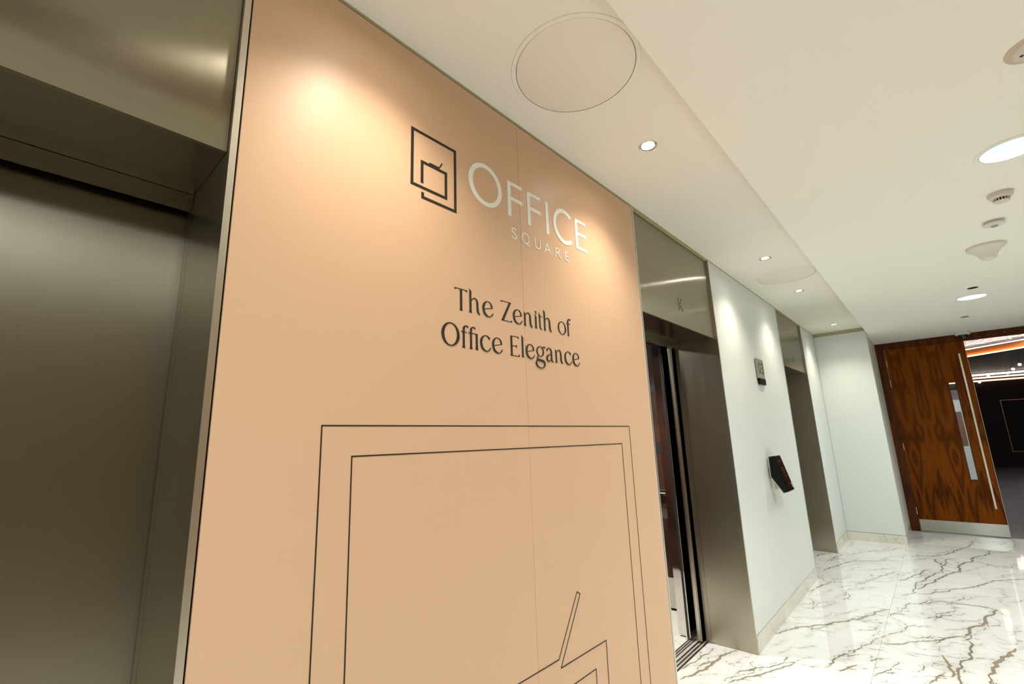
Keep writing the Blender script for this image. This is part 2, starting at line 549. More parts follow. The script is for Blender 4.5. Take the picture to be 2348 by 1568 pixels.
# ------------------------------------------------------------------ lifts
def steel_portal(root, y0, y1):
    """reveal cheeks, fascia, soffit and inner door frame of one lift"""
    t = 0.016
    obj('fascia', box(-0.030, -0.018, y0 + t + 0.001, y1 - t - 0.001, ZF, ZT), 'steel_y', root)
    obj('soffit', box(-0.287, -0.0185, y0 + t + 0.001, y1 - t - 0.001, ZF + 0.001, ZF + 0.013), 'steel_soffit_shaded', root)
    for a, b in ((y0, y0 + t), (y1 - t, y1)):
        obj('reveal', box(-0.288, 0.0, a, b, 0.001, ZT), 'steel_x', root)
        s = 1 if a == y0 else -1
        e0, e1 = (a, b) if s > 0 else (a, b)
        obj('door_frame', box(-0.326, -0.2895, e0, e1, 0.001, ZF - 0.002), 'steel_x', root)
    obj('transom', box(-0.326, -0.289, y0 + t + 0.001, y1 - t - 0.001, ZF - 0.034, ZF + 0.012), 'steel_y', root)
    obj('edge_strip', box(-0.0005, 0.0012, y1 - t, y1 - 0.002, 0.001, ZT), 'steel_edge', root)
    obj('edge_strip', box(-0.0005, 0.0012, y0 + 0.002, y0 + t, 0.001, ZT), 'steel_edge', root)

def sill(root, y0, y1, x0, x1, name='sill'):
    bm = bmesh.new()
    n = 3
    wdt = (x1 - x0) / (2 * n - 1)
    bx(bm, x0, x1, y0, y1, -0.03, -0.008)
    for i in range(n):
        bx(bm, x0 + 2 * i * wdt, x0 + (2 * i + 1) * wdt, y0, y1, -0.0085, 0.0015)
    return obj(name, bm, 'alu', root)

lift1 = thing('elevator', 'closed brushed steel lift entrance left of the peach graphic', 'elevator', (-0.15, sum(LIFTS[0]) / 2, 0), 'steel lift entrances in the left wall')
liftK = thing('elevator', 'open steel lift entrance with the letter K on its fascia', 'elevator', (-0.15, sum(LIFTS[1]) / 2, 0), 'steel lift entrances in the left wall')
liftJ = thing('elevator', 'far steel lift entrance marked J near the corner', 'elevator', (-0.15, sum(LIFTS[2]) / 2, 0), 'steel lift entrances in the left wall')
for root, (a, b) in zip((lift1, liftK, liftJ), LIFTS):
    steel_portal(root, a, b)
    sill(root, a + 0.02, b - 0.02, -0.372, -0.312)
# closed doors
for root, (a, b) in ((lift1, LIFTS[0]), (liftJ, LIFTS[2])):
    mid = (a + b) / 2
    obj('door_panel', box(-0.382, -0.352, a + 0.010, mid - 0.0015, 0.006, ZF + 0.03), 'steel_panel', root)
    obj('door_panel', box(-0.382, -0.352, mid + 0.0015, b - 0.010, 0.006, ZF + 0.03), 'steel_panel', root)
    obj('gap_backing', box(-0.40, -0.39, a, b, 0.0, ZF + 0.1), 'black', root)
    obj('frame_edge', box(-0.349, -0.327, b - 0.013, b, 0.003, ZF - 0.002), 'steel_x', root)

# the three lifts of the opposite wall, seen in reflections
for (a, b), lb in zip(LIFTS, ('closed steel lift entrance facing the closed lift', 'closed steel lift entrance facing open lift K', 'closed steel lift entrance facing lift J')):
    c = copy_tree(lift1, None, (WID + 0.15, (a + b) / 2, 0))
    c.rotation_euler = (0, 0, PI)
    c['label'] = lb
    c['group'] = 'steel lift entrances in the opposite wall'
# open car behind lift K
a, b = LIFTS[1]
ya, yb = a + 0.062, b - 0.062                # clear opening between the parked leaves
for nm, x0, x1 in (('landing_door', -0.368, -0.334), ('car_door', -0.450, -0.416)):
    for s, ye in ((1, yb), (-1, ya)):
        y_0, y_1 = (ye, ye + 0.55) if s > 0 else (ye - 0.55, ye)
        d = obj(nm, box(x0, x1, y_0, y_1, 0.010, ZF - 0.003, 0.002), 'steel_x' if nm == 'landing_door' else 'mirror_steel', liftK)
        obj('edge_seal', box(x0 + 0.012, x1 - 0.008, ye - s * 0.004 if s > 0 else ye, ye if s > 0 else ye + 0.004, 0.012, ZF - 0.01), 'rubber' if nm == 'car_door' else 'satin', d)
sill(liftK, a + 0.02, b - 0.02, -0.436, -0.392, 'car_sill')
obj('shaft_gap', box(-0.392, -0.372, a + 0.02, b - 0.02, -0.03, -0.02), 'black', liftK)
obj('door_header', box(-0.452, -0.327, a + 0.017, b - 0.017, ZF + 0.0, ZF + 0.10), 'black', liftK)
car = thing('elevator_car', 'open lift car with dark timber panels, mirror reveals and marble floor', 'elevator car', (-1.2, sum(LIFTS[1]) / 2, 0))
CY0, CY1 = 1.87, 3.875
obj('car_floor', box(-2.02, -0.437, CY0, CY1, -0.02, 0.0), 'marble_car', car)
obj('car_ceiling', box(-2.02, -0.455, CY0, CY1, 2.30, 2.34), 'plain' if False else 'black', car)
obj('back_wall', box(-2.05, -2.02, CY0, CY1, 0.0, 2.34), 'wenge', car)
obj('side_wall', box(-2.02, -0.51, CY0 - 0.03, CY0, 0.0, 2.34), 'wenge', car)
obj('side_wall', box(-2.02, -0.51, CY1 + 0.006, CY1 + 0.03, 0.0, 2.34), 'black', car)
for s, y_0, y_1 in ((1, 3.432, CY1 + 0.03), (-1, CY0 - 0.03, 2.302)):
    obj('front_return', box(-0.508, -0.453, y_0, y_1, 0.012, 2.30), 'mirror_steel', car)
zs = [(0.02, 0.25, 'satin'), (0.252, 0.708, 'wenge'), (0.710, 0.79, 'satin'), (0.792, 1.246, 'wenge'), (1.248, 1.325, 'rubber'), (1.327, 1.775, 'wenge'), (1.777, 1.855, 'rubber'), (1.857, 2.18, 'wenge'), (2.182, 2.29, 'walnut_shaded')]
for z0, z1, mt in zs:
    obj('wall_panel', box(-2.0, -0.70, CY1 - 0.012, CY1 + 0.004, z0, z1), mt, car)
    obj('wall_panel', box(-2.018, -1.996, CY0 + 0.02, CY1 - 0.03, z0, z1), mt, car)
obj('mirror_panel', box(-0.698, -0.512, CY1 - 0.010, CY1 + 0.004, 0.02, 2.29), 'mirror_steel', car)
bm = bmesh.new()
tube(bm, (-1.95, CY1 - 0.06, 0.93), (-0.60, CY1 - 0.06, 0.93), 0.018)
for x in (-1.8, -1.25, -0.75):
    tube(bm, (x, CY1 - 0.06, 0.93), (x, CY1 - 0.008, 0.93), 0.009)
obj('handrail', bm, 'mirror_steel', car, True)
bm = bmesh.new()
tube(bm, (-1.965, CY0 + 0.1, 0.93), (-1.965, CY1 - 0.1, 0.93), 0.018)
obj('handrail', bm, 'mirror_steel', car, True)
for yy in (2.4, 3.35):
    lp = obj('car_light', cyl(-1.2, yy, 2.29, 2.299, 0.05), 'lamp_warm', car)
sp_ = spot('car_lamp', (-1.1, 2.9, 2.27), 135, (1, 0.93, 0.82), 150, 0.6, 0.06, car)

# letters on the fascias
def flat_poly(polys, x, name, mat, root, th=0.0008):
    """polygons given as (y, z) lists on the plane x, raised by th towards the lobby"""
    bm = bmesh.new()
    for k, poly in enumerate(polys):
        hh = th + k * 1.5e-5
        a = [bm.verts.new((x, p[0], p[1])) for p in poly]
        bb = [bm.verts.new((x + hh, p[0], p[1])) for p in poly]
        n = len(poly)
        bm.faces.new(bb)
        for i in range(n):
            j = (i + 1) % n
            bm.faces.new((a[i], a[j], bb[j], bb[i]))
    bmesh.ops.recalc_face_normals(bm, faces=bm.faces[:])
    return obj(name, bm, mat, root)

def catmull(pts, n=7):
    out = []
    P = [pts[0]] + list(pts) + [pts[-1]]
    for i in range(1, len(P) - 2):
        p0, p1, p2, p3 = P[i - 1], P[i], P[i + 1], P[i + 2]
        for k in range(n):
            t = k / n
            out.append(tuple(0.5 * ((2 * b) + (-a + c) * t + (2 * a - 5 * b + 4 * c - d) * t * t + (-a + 3 * b - 3 * c + d) * t ** 3) for a, b, c, d in zip(p0, p1, p2, p3)))
    out.append(tuple(pts[-1]))
    return out

def ribbon(pts, smooth=True, closed=False):
    """(y, z, width) path -> quads"""
    if smooth and len(pts) > 2:
        if closed:
            q = [pts[-1]] + list(pts) + [pts[0], pts[1]]
            full = []
            for i in range(1, len(q) - 2):
                seg = catmull([q[i - 1], q[i], q[i + 1], q[i + 2]])
                full += seg[7:14]
            pts = full + [full[0]]
        else:
            pts = catmull(pts)
    quads = []
    L = []
    for i, p in enumerate(pts):
        if closed:
            n = len(pts) - 1
            a, b = pts[(i - 1) % n], pts[(i + 1) % n]
        else:
            a, b = pts[max(0, i - 1)], pts[min(len(pts) - 1, i + 1)]
        dy, dz = b[0] - a[0], b[1] - a[1]
        l = math.hypot(dy, dz) or 1
        ny, nz = -dz / l, dy / l
        h = p[2] / 2
        L.append(((p[0] + ny * h, p[1] + nz * h), (p[0] - ny * h, p[1] - nz * h)))
    for (a0, a1), (b0, b1) in zip(L, L[1:]):
        quads.append([a0, b0, b1, a1])
    return quads

def ring(cy, cz, ry, rz, ty, tz, n=48):
    qs = []
    for i in range(n):
        t0, t1 = 2 * PI * i / n, 2 * PI * (i + 1) / n
        o = lambda t: (cy + ry * math.cos(t), cz + rz * math.sin(t))
        q = lambda t: (cy + (ry - ty) * math.cos(t), cz + (rz - tz) * math.sin(t))
        qs.append([o(t0), o(t1), q(t1), q(t0)])
    return qs

def rect(y0, y1, z0, z1):
    return [[(y0, z0), (y1, z0), (y1, z1), (y0, z1)]]

kz = [ribbon([(2.846, 2.270, .006), (2.850, 2.186, .006)], False), ribbon([(2.899, 2.270, .006), (2.866, 2.228, .005)], False), ribbon([(2.868, 2.222, .006), (2.905, 2.187, .006), (2.913, 2.187, .004)], False)]
flat_poly(sum(kz, []), -0.018, 'letter', 'ink', liftK)['label'] = 'thin engraved letter K'
jz = [ribbon([(6.072, 2.252, .012), (6.072, 2.190, .012), (6.062, 2.174, .010), (6.045, 2.172, .010)], False)]
flat_poly(sum(jz, []), -0.018, 'letter', 'ink', liftJ)['label'] = 'thin engraved letter J'

# ------------------------------------------------------------------ peach wall graphic
wg = thing('wall_graphic', 'peach vinyl wall graphic with office square logo, slogan and outline drawing', 'wall graphic', (0.0, 1.2725, 0.10))
PX = 0.0
seam = 1.2800
obj('panel', box(-0.0135, PX, 0.2835, seam - 0.0004, ZB + 0.003, ZT - 0.004, 0.0006), 'peach', wg)
obj('panel', box(-0.0135, PX - 0.0004, seam + 0.0004, 2.2600, ZB + 0.003, ZT - 0.004, 0.0006), 'peach', wg)
obj('edge_trim', box(-0.0135, PX + 0.0002, 2.2602, 2.2630, ZB + 0.003, ZT - 0.004), 'cream_ink', wg)
PZ = PX + 0.0001

# logo mark
s = 0.0106
lg = []
lg += rect(.7585, .7585 + s, 2.2005, 2.4055)
lg += rect(.7585, .947, 2.4055 - s * .93, 2.4055)
lg += rect(.947 - s, .947, 2.167, 2.4055)
lg += rect(.800, .947, 2.167, 2.167 + s * .93)
lg += rect(.800, .800 + s, 2.167, 2.1895)
lg += rect(.7585, .906, 2.2005, 2.2005 + s * .93)
lg += rect(.906 - s, .906, 2.2005, 2.302)
lg += rect(.797, .906, 2.302 - s * .93, 2.302)
lg += rect(.797, .797 + s, 2.221, 2.302)
lg += rect(.831, .872, 2.2945, 2.3075)
lg += [[(.8685, 2.3035), (.8715, 2.3005), (.8865, 2.3265), (.8830, 2.3285)]]
flat_poly(lg, PZ, 'logo_mark', 'ink', wg)['label'] = 'dark line logo of nested squares'

# OFFICE
zb, zt = 2.256, 2.4065
st = 0.0195
ar = 0.0145
def let(polys, mat):
    flat_poly(polys, PZ, 'letter', mat, wg)
let(ring(1.090, 2.3325, 0.086, 0.085, 0.0205, 0.0165, 64), 'cream_ink')
for y in (1.209, 1.3265):
    let(rect(y, y + st, zb, zt) + rect(y, y + 0.0885, zt - ar, zt) + rect(y, y + 0.0885, 2.3275, 2.3275 + ar), 'cream_ink')
let(rect(1.448, 1.448 + st, zb, zt), 'cream_ink')
cp = []
for i in range(41):
    t = math.radians(48 + (312 - 48) * i / 40)
    wd = 0.019
    cp.append((1.5835 + 0.0735 * math.cos(t) * 1.0, 2.332 + 0.0755 * math.sin(t), wd))
let(ribbon(cp, False), 'cream_ink')
let(rect(1.668, 1.668 + st, zb, zt) + rect(1.668, 1.757, zt - ar, zt) + rect(1.668, 1.755, 2.3265, 2.3265 + ar) + rect(1.668, 1.760, zb, zb + ar), 'cream_ink')
# SQUARE
b0, t0 = 2.168, 2.2115
q = .0052
let(ribbon([(1.252, 2.2055, q), (1.243, 2.2105, q), (1.231, 2.208, q), (1.2275, 2.200, q), (1.234, 2.193, q), (1.246, 2.187, q), (1.2535, 2.179, q), (1.249, 2.1705, q), (1.237, 2.168, q), (1.2255, 2.174, q)]), 'cream_ink')
let(ring(1.3075, 2.189, .0235, .0235, .0058, .0046, 32) + ribbon([(1.309, 2.170, q), (1.331, 2.160, q)], False), 'cream_ink')
let(ribbon([(1.367, t0, q), (1.367, 2.184, q), (1.371, 2.173, q), (1.383, 2.1685, q), (1.396, 2.173, q), (1.3995, 2.184, q), (1.3995, t0, q)]), 'cream_ink')
let(ribbon([(1.430, b0, q), (1.4475, t0, q)], False) + ribbon([(1.4475, t0, q), (1.4665, b0, q)], False) + rect(1.438, 1.459, 2.1805, 2.185), 'cream_ink')
let(rect(1.504, 1.509, b0, t0) + ribbon([(1.504, t0 - q / 2, q), (1.521, t0 - q / 2, q), (1.532, 2.2005, q), (1.523, 2.191, q), (1.504, 2.190, q)]) + ribbon([(1.519, 2.190, q), (1.529, 2.181, q), (1.541, b0, q)], False), 'cream_ink')
let(rect(1.5745, 1.5797, b0 + .002, t0 + .003) + rect(1.5745, 1.601, t0 - .0015, t0 + .003) + rect(1.5745, 1.600, 2.190, 2.1945) + rect(1.5745, 1.605, b0 + .002, b0 + .0065), 'cream_ink')

# slogan glyphs: millimetres from the left edge and the baseline
def G(y, z, polys):
    let([[(y + p[0] / 1000, z + p[1] / 1000) for p in poly] for poly in polys], 'ink')
def stem(x, h, wd=9.6, top='cut', foot=True):
    a, c = x - wd / 2, x + wd / 2
    if top == 'cut':
        pts = [(a, h), (c, h - 9), (c, 8), (c + (2 if foot else 0), 0), (a - (2 if foot else 0), 0), (a, 8)]
    else:
        pts = [(a, h), (c, h), (c, 8), (c + 2, 0), (a - 2, 0), (a, 8)]
    return [[pts[i] for i in (0, 5, 2, 1)], [pts[i] for i in (5, 4, 3, 2)]]
def arch(x):
    return ribbon([(x + 3, 40, 2), (x + 9, 49.5, 3.2), (x + 18, 54, 4), (x + 27, 50, 6.5), (x + 31, 40, 9), (x + 31.5, 25, 9.2), (x + 32.5, 11, 9.2), (x + 36.5, 4, 7), (x + 43, 0.6, 2)])
def g_h():
    return stem(6.5, 85) + arch(7)
def g_n():
    return stem(6.5, 56) + arch(7)
def g_e():
    return (ribbon([(7, 25.5, 2.6), (49, 34.2, 2.6)], False)
            + ribbon([(46.5, 33, 8), (45, 42, 8), (38, 51.5, 5), (26, 55, 2.6), (13, 49, 6), (6, 37, 10), (5.3, 25, 10), (10, 11, 10), (21, 3, 6.5), (32, 0.9, 3), (43, 6, 3.6), (52, 16.5, 2)]))
def g_o():
    return ring(28.5, 28, 28.5, 28.5, 8.6, 2.6, 40)
def g_c():
    return ribbon([(46, 45, 10), (40, 50, 7), (33, 54, 4), (24, 55, 2.8), (12, 48, 6), (5.6, 37, 9.5), (5, 25, 10), (10, 11, 9.6), (21, 3, 6), (32, 0.9, 3), (42, 6, 3.6), (51, 16, 2)])
def g_f(bar=(0, 26)):
    return stem(11.5, 60, 9.4, 'flat') + ribbon([(11.5, 58, 9.4), (13, 68, 8.6), (19, 74, 5), (25, 75, 4), (31, 71, 8)]) + rect(bar[0], bar[1], 52.4, 55)

B1, B2 = 1.8265, 1.7025
G(.935, B1, [[(0, 75), (55, 75), (55, 72.3), (0, 72.3)], [(0, 75), (0, 67), (7, 72.4), (7, 75)], [(55, 75), (55, 66.5), (46, 72.4), (46, 75)]] + stem(28, 73, 10, 'flat'))
G(.998, B1, g_h())
G(1.060, B1, g_e())
G(1.153, B1, [[(0, 75), (55, 75), (55, 72.4), (0, 72.4)], [(0, 75), (0, 67), (7, 72.4), (7, 75)], [(43, 73), (55, 75), (14, 2), (0, 0)], [(1, 0), (1, 2.6), (57, 2.6), (57, 0)], [(57, 0), (57, 9), (50, 2.6), (50, 0)]])
G(1.216, B1, g_e())
G(1.277, B1, g_n())
G(1.3425, B1, stem(6.8, 56) + [[(1, 70), (12, 70), (10.5, 63), (6, 64)], [(6, 64), (10.5, 63), (11.5, 56), (10, 55)]])
G(1.365, B1, [[(5, 69), (13, 58), (13, 12), (5, 12)]] + ribbon([(9, 14, 8.4), (10, 7, 8), (14, 2, 5), (20, -0.5, 2)]) + rect(0, 25, 52, 54.4))
G(1.398, B1, g_h())
G(1.492, B1, g_o())
G(1.553, B1, g_f((0, 28)))
G(.880, B2, ring(37.5, 38, 37.5, 38.4, 11.5, 3.8, 56))
G(.961, B2, g_f((0, 25)))
G(.993, B2, g_f((0, 41)))
G(1.0235, B2, stem(7, 55, 9.6, 'flat'))
G(1.046, B2, g_c())
G(1.103, B2, g_e())
G(1.196, B2, stem(7, 74.5, 10, 'flat') + [[(2, 74.5), (48, 74.5), (48, 72), (2, 72)], [(48, 74.5), (48, 66), (39, 72), (39, 74.5)], [(7, 36.5), (36, 36.5), (36, 39), (7, 39)], [(36, 43.5), (36, 32), (28, 36.5), (28, 39)], [(0, 0), (50, 0), (50, 2.6), (0, 2.6)], [(50, 0), (50, 9), (41, 2.6), (41, 0)]])
G(1.257, B2, stem(7, 85))
G(1.281, B2, g_e())
G(1.344, B2, ring(23.5, 34.5, 23.5, 20.5, 8, 2.6, 36) + ribbon([(38, 50, 3), (45, 54.5, 4), (54, 52, 7.5)])
  + ribbon([(12, 18, 3), (4.5, 9, 5), (10, 1.5, 8.5), (26, -0.5, 9), (42, -3, 9), (49, -12, 7.5), (44, -24, 5), (28, -30, 3), (10, -27.5, 4.5), (-2.5, -17, 8), (-1, -6, 6), (6, 0.5, 3)]))
G(1.403, B2, ribbon([(6, 42, 8.5), (11, 50, 5), (21, 54.5, 3), (31, 50, 7), (35, 41, 9), (35.3, 25, 9.2), (35.8, 11, 9), (39.5, 4, 6.5), (47, 0, 2)]) + ribbon([(33, 31.5, 2.4), (20, 28, 3.4), (8.5, 20, 7.5), (5.5, 11, 8.6), (11, 3, 6), (20, 1.5, 3), (29, 7, 2.6), (34, 15, 2.4)]))
G(1.463, B2, g_n())
G(1.526, B2, g_c())
G(1.583, B2, g_e())

# outline drawing
def outline(pts, wd=0.0030):
    qs = []
    for (p, q_) in zip(pts, pts[1:]):
        d = Vector((q_[0] - p[0], q_[1] - p[1])).normalized() * (wd / 2)
        qs += ribbon([(p[0] - d[0], p[1] - d[1], wd), (q_[0] + d[0], q_[1] + d[1], wd)], False)
    o = flat_poly(qs, PZ, 'outline', 'ink', wg, 0.0005)
outline([(.519, .11), (.515, 1.4555), (2.0215, 1.449), (2.0195, .11)], .0036)
outline([(.601, .11), (.5955, 1.3795), (1.9395, 1.3705), (1.936, .11)], .0036)
outline([(.824, .11), (.824, .632), (1.097, .632), (1.097, .665), (1.391, .662), (1.519, .845), (1.5375, .833), (1.401, .633), (1.694, .6285), (1.692, .11)], .0036)
outline([(.908, .11), (.908, .560), (1.6125, .5575), (1.612, .11)], .0036)

# ------------------------------------------------------------------ signs on the white wall
sg = thing('floor_sign', 'small grey floor number sign reading 03 with black foot', 'sign', (0.0, 4.45, 1.80))
obj('plate', box(0.006, 0.018, 4.352, 4.555, 1.853, 2.026, 0.001), plain('grey_sign_plate', (0.27, 0.26, 0.215), 0.35, spec=0.4), sg)
obj('standoff', box(0.0002, 0.0055, 4.375, 4.532, 1.83, 2.005), 'rubber', sg)
obj('foot', box(0.006, 0.020, 4.362, 4.555, 1.800, 1.8525, 0.001), plain('black_sign_foot', (0.006, 0.004, 0.004), 0.6, spec=0.1), sg)
for polys in (ring(4.415, 1.944, 0.034, 0.049, 0.011, 0.010, 32), ribbon([(4.472, 1.978, .012), (4.492, 1.991, .011), (4.519, 1.984, .012), (4.521, 1.963, .013), (4.499, 1.949, .010), (4.523, 1.932, .013), (4.522, 1.908, .013), (4.496, 1.897, .011), (4.470, 1.909, .012)])):
    flat_poly(polys, 0.0181, 'digit', 'ink', sg, 0.0006)

kp = thing('lift_control_panel', 'black tilted lift call touch panel with silver edge', 'control panel', (0.0, 4.37, 0.90))
prof = [(0.024, 1.190), (0.022, 1.036), (0.098, 0.914), (0.131, 0.924), (0.060, 1.198)]
obj('housing', prism(prof, 4.27, 4.47), plain('black_panel_housing', (0.006, 0.007, 0.006), 0.5, spec=0.12), kp)
prof2 = [(0.018, 1.194), (0.0235, 1.194), (0.0215, 1.0365), (0.0975, 0.9135), (0.094, 0.909), (0.016, 1.034)]
obj('back_plate', prism(prof2, 4.266, 4.474), 'satin', kp)
nrm = Vector((0.274, 0, 0.071)).normalized()
bm = bmesh.new()
pa, pb = Vector((0.060, 0, 1.198)), Vector((0.131, 0, 0.924))
d_ = (pb - pa)
for (t0_, t1_, e) in ((0.02, 0.98, 0.0),):
    A, B = pa + d_ * t0_ + nrm * 0.0004, pa + d_ * t1_ + nrm * 0.0004
    A2, B2_ = A + nrm * 0.003, B + nrm * 0.003
    for y_ in ():
        pass
    vs = [bm.verts.new((p.x, y_, p.z)) for p in (A, B, B2_, A2) for y_ in (4.276, 4.464)]
    for f in ((0, 2, 3, 1), (4, 5, 7, 6), (0, 1, 7, 6), (2, 4, 5, 3), (0, 6, 4, 2), (1, 3, 5, 7)):
        try:
            bm.faces.new([vs[i] for i in f])
        except ValueError:
            pass
bmesh.ops.recalc_face_normals(bm, faces=bm.faces[:])
obj('screen', bm, plain('dark_touch_glass', (0.006, 0.0015, 0.0015), 0.15, spec=0.06), kp)
faint = plain('faint_panel_print', (0.05, 0.028, 0.028), 0.4)
for t_, y0_, y1_, hh in ((0.15, 4.34, 4.39, 0.008), (0.36, 4.34, 4.40, 0.005), (0.42, 4.335, 4.405, 0.005), (0.48, 4.345, 4.41, 0.005), (0.54, 4.35, 4.40, 0.005), (0.60, 4.36, 4.41, 0.005), (0.78, 4.36, 4.40, 0.005), (0.83, 4.38, 4.40, 0.006)):
    A = pa + d_ * t_ + nrm * 0.0036
    B = A + d_.normalized() * hh
    bm = bmesh.new()
    bm.faces.new([bm.verts.new((p.x, y_, p.z)) for p, y_ in ((A, y0_), (A, y1_), (B, y1_), (B, y0_))])
    obj('screen_mark', bm, faint, kp)
bm = bmesh.new()
A = pa + d_ * 0.86 + nrm * 0.0037
for k_ in range(3):
    c_ = A + d_.normalized() * (0.012 * k_ - 0.012)
    t = lathe([(0.0, 0.0015), (0.008, 0.0015), (0.0095, 0.0)], 16)
    for v in t.verts:
        v.co = Vector((c_.x, 4.445, c_.z)) + d_.normalized() * v.co.x + Vector((0, 1, 0)) * v.co.y + nrm * v.co.z
    merge(bm, t)
obj('emblem', bm, 'satin', kp)
obj('bracket', box(0.0003, 0.030, 4.315, 4.425, 0.925, 1.02, 0.003), 'plastic_w', kp)
bm = bmesh.new()
bm.faces.new([bm.verts.new(p) for p in ((0.0305, 4.325, 0.985), (0.0305, 4.360, 0.985), (0.0305, 4.345, 0.960))])
obj('arrow_mark', bm, 'ink', kp)

# ------------------------------------------------------------------ ceiling fittings
def downlight(y, label):
    t = thing('downlight', label, 'downlight', (0.322, y, HS), 'small downlights in the side ceiling')
    obj('bezel', lathe([(0.0355, 0.003), (0.0360, -0.0005), (0.0400, -0.0025), (0.0415, 0.0), (0.0415, 0.004)], 40), 'chrome', t, True, (0, 0, -0.001))
    obj('baffle', lathe([(0.0355, -0.0005), (0.0300, -0.0002), (0.0265, 0.013)], 40), 'baffle', t, True, (0, 0, 0))
    obj('lamp', lathe([(0.0, 0.011), (0.0268, 0.011)], 32), 'lamp_warm', t, False, (0, 0, 0))
    spot('downlight_beam', (0.322, y, HS - 0.006), E_DOWN, WARM, 117, 1.0, 0.03, t)
labs = {0.60: 'small recessed downlight above the peach graphic next to the closed lift', 1.826: 'small recessed downlight above the peach graphic beside the round access panel',
        3.784: 'small recessed downlight above white wall next to lift K', 4.967: 'small recessed downlight above white wall between access panel and lift J', 6.995: 'small recessed downlight beside the return wall corner'}
for y in DOWN_Y:
    downlight(y, labs.get(y, 'small recessed downlight at the rear of the lobby'))

def access_panel(y, label):
    t = thing('access_panel', label, 'access panel', (0.338, y, HS), 'round access panels in the side ceiling')
    obj('rim', lathe([(0.2135, -0.0002), (0.2140, -0.0030), (0.2290, -0.0030), (0.2310, -0.0002)], 96, close=True), 'paint_side', t, True, (0, 0, 0))
    obj('gap', lathe([(0.2110, -0.0006), (0.2136, -0.0006)], 96), 'black', t, False, (0, 0, 0))
    obj('disc', lathe([(0.0, -0.0026), (0.2085, -0.0026), (0.2118, -0.0012), (0.2118, -0.0002)], 96), 'disc', t, True, (0, 0, 0))
access_panel(1.222, 'large round beige access panel above the peach graphic')
access_panel(4.380, 'round beige access panel above the white wall with number sign')

def big_light(y, label):
    t = thing('ceiling_light', label, 'ceiling light', (1.53, y, H2), 'large recessed lights along the middle ceiling')
    obj('trim_ring', lathe([(0.1035, 0.002), (0.1030, -0.003), (0.1170, -0.0035), (0.1185, -0.0003)], 64, close=True), 'paint_main', t, True, (0, 0, 0))
    obj('edge_ring', lathe([(0.1032, -0.0032), (0.1010, -0.0034), (0.1008, 0.006)], 64), plain('blue_grey_edge', (0.10, 0.20, 0.28), 0.4), t, True, (0, 0, 0))
    obj('reflector', lathe([(0.1005, 0.004), (0.094, 0.035), (0.080, 0.070), (0.056, 0.092)], 64), 'reflector', t, True, (0, 0, 0))
    obj('lamp', lathe([(0.0, 0.078), (0.030, 0.080), (0.054, 0.090)], 40), 'lamp_cool', t, True, (0, 0, 0))
    spot('ceiling_light_beam', (1.53, y, H2 - 0.004), E_BIG, COOL, 165, 1.0, 0.08, t)
big_light(BIG_Y[0], 'large recessed light at the rear of the lobby')
big_light(BIG_Y[1], 'large recessed light between the closed lift and its opposite lift')
big_light(BIG_Y[2], 'large recessed light between round sensor disc and smoke detector')
big_light(BIG_Y[3], 'large recessed light beside the small black ceiling hole')

t = thing('ceiling_disc', 'flat round beige ceiling disc with a small dark dot', 'ceiling sensor', (1.532, 2.085, H2))
obj('rim', lathe([(0.0, -0.001), (0.066, -0.001), (0.066, -0.004), (0.080, -0.002), (0.081, -0.0002)], 64), plain('tan_disc_rim', (0.58, 0.46, 0.36), 0.5), t, True, (0, 0, 0))
obj('plate', lathe([(0.0, -0.010), (0.060, -0.010), (0.066, -0.0045)], 64), plain('grey_beige_plate', (0.62, 0.56, 0.47), 0.5), t, True, (0, 0, 0))
obj('dot', lathe([(0.0, -0.0125), (0.004, -0.0125), (0.005, -0.0101)], 16), 'rubber', t, True, (-0.040, 0.01, 0))

t = thing('smoke_detector', 'white smoke detector with dark vent slots on middle ceiling', 'smoke detector', (1.532, 3.39, H2))
obj('base', lathe([(0.0, -0.0003), (0.050, -0.0003), (0.050, -0.014), (0.048, -0.016), (0.0, -0.016)], 48), 'plastic', t, True, (0, 0, 0))
obj('body', lathe([(0.047, -0.0162), (0.047, -0.022), (0.038, -0.031), (0.0, -0.031)], 48), 'plastic', t, True, (0, 0, 0))
obj('vent_ring', lathe([(0.028, -0.0312), (0.026, -0.043), (0.0, -0.043)], 32), 'black', t, True, (0, 0, 0))
for i in range(16):
    an = 2 * PI * i / 16
    bm = bmesh.new()
    bx(bm, 0.0265, 0.0315, -0.0020, 0.0020, -0.045, -0.0312)
    bmesh.ops.rotate(bm, cent=(0, 0, 0), matrix=Matrix.Rotation(an, 3, 'Z'), verts=bm.verts[:])
    obj('slat', bm, 'plastic', t, False, (0, 0, 0))
obj('cap', lathe([(0.0325, -0.0452), (0.028, -0.049), (0.0, -0.051)], 32), 'plastic', t, True, (0, 0, 0))

t = thing('motion_sensor', 'flat round white motion sensor with grey lens on middle ceiling', 'motion sensor', (1.538, 3.86, H2))
obj('base', lathe([(0.0, -0.0003), (0.040, -0.0003), (0.040, -0.012), (0.0, -0.012)], 40), 'plastic', t, True, (0, 0, 0))
obj('cover', lathe([(0.046, -0.0122), (0.049, -0.017), (0.046, -0.024), (0.020, -0.028), (0.0, -0.028)], 48), 'plastic_w', t, True, (0, 0, 0))
obj('lens', lathe([(0.017, -0.0284), (0.014, -0.034), (0.0, -0.036)], 32), plain('grey_lens', (0.35, 0.34, 0.34), 0.3), t, True, (0, 0, 0))

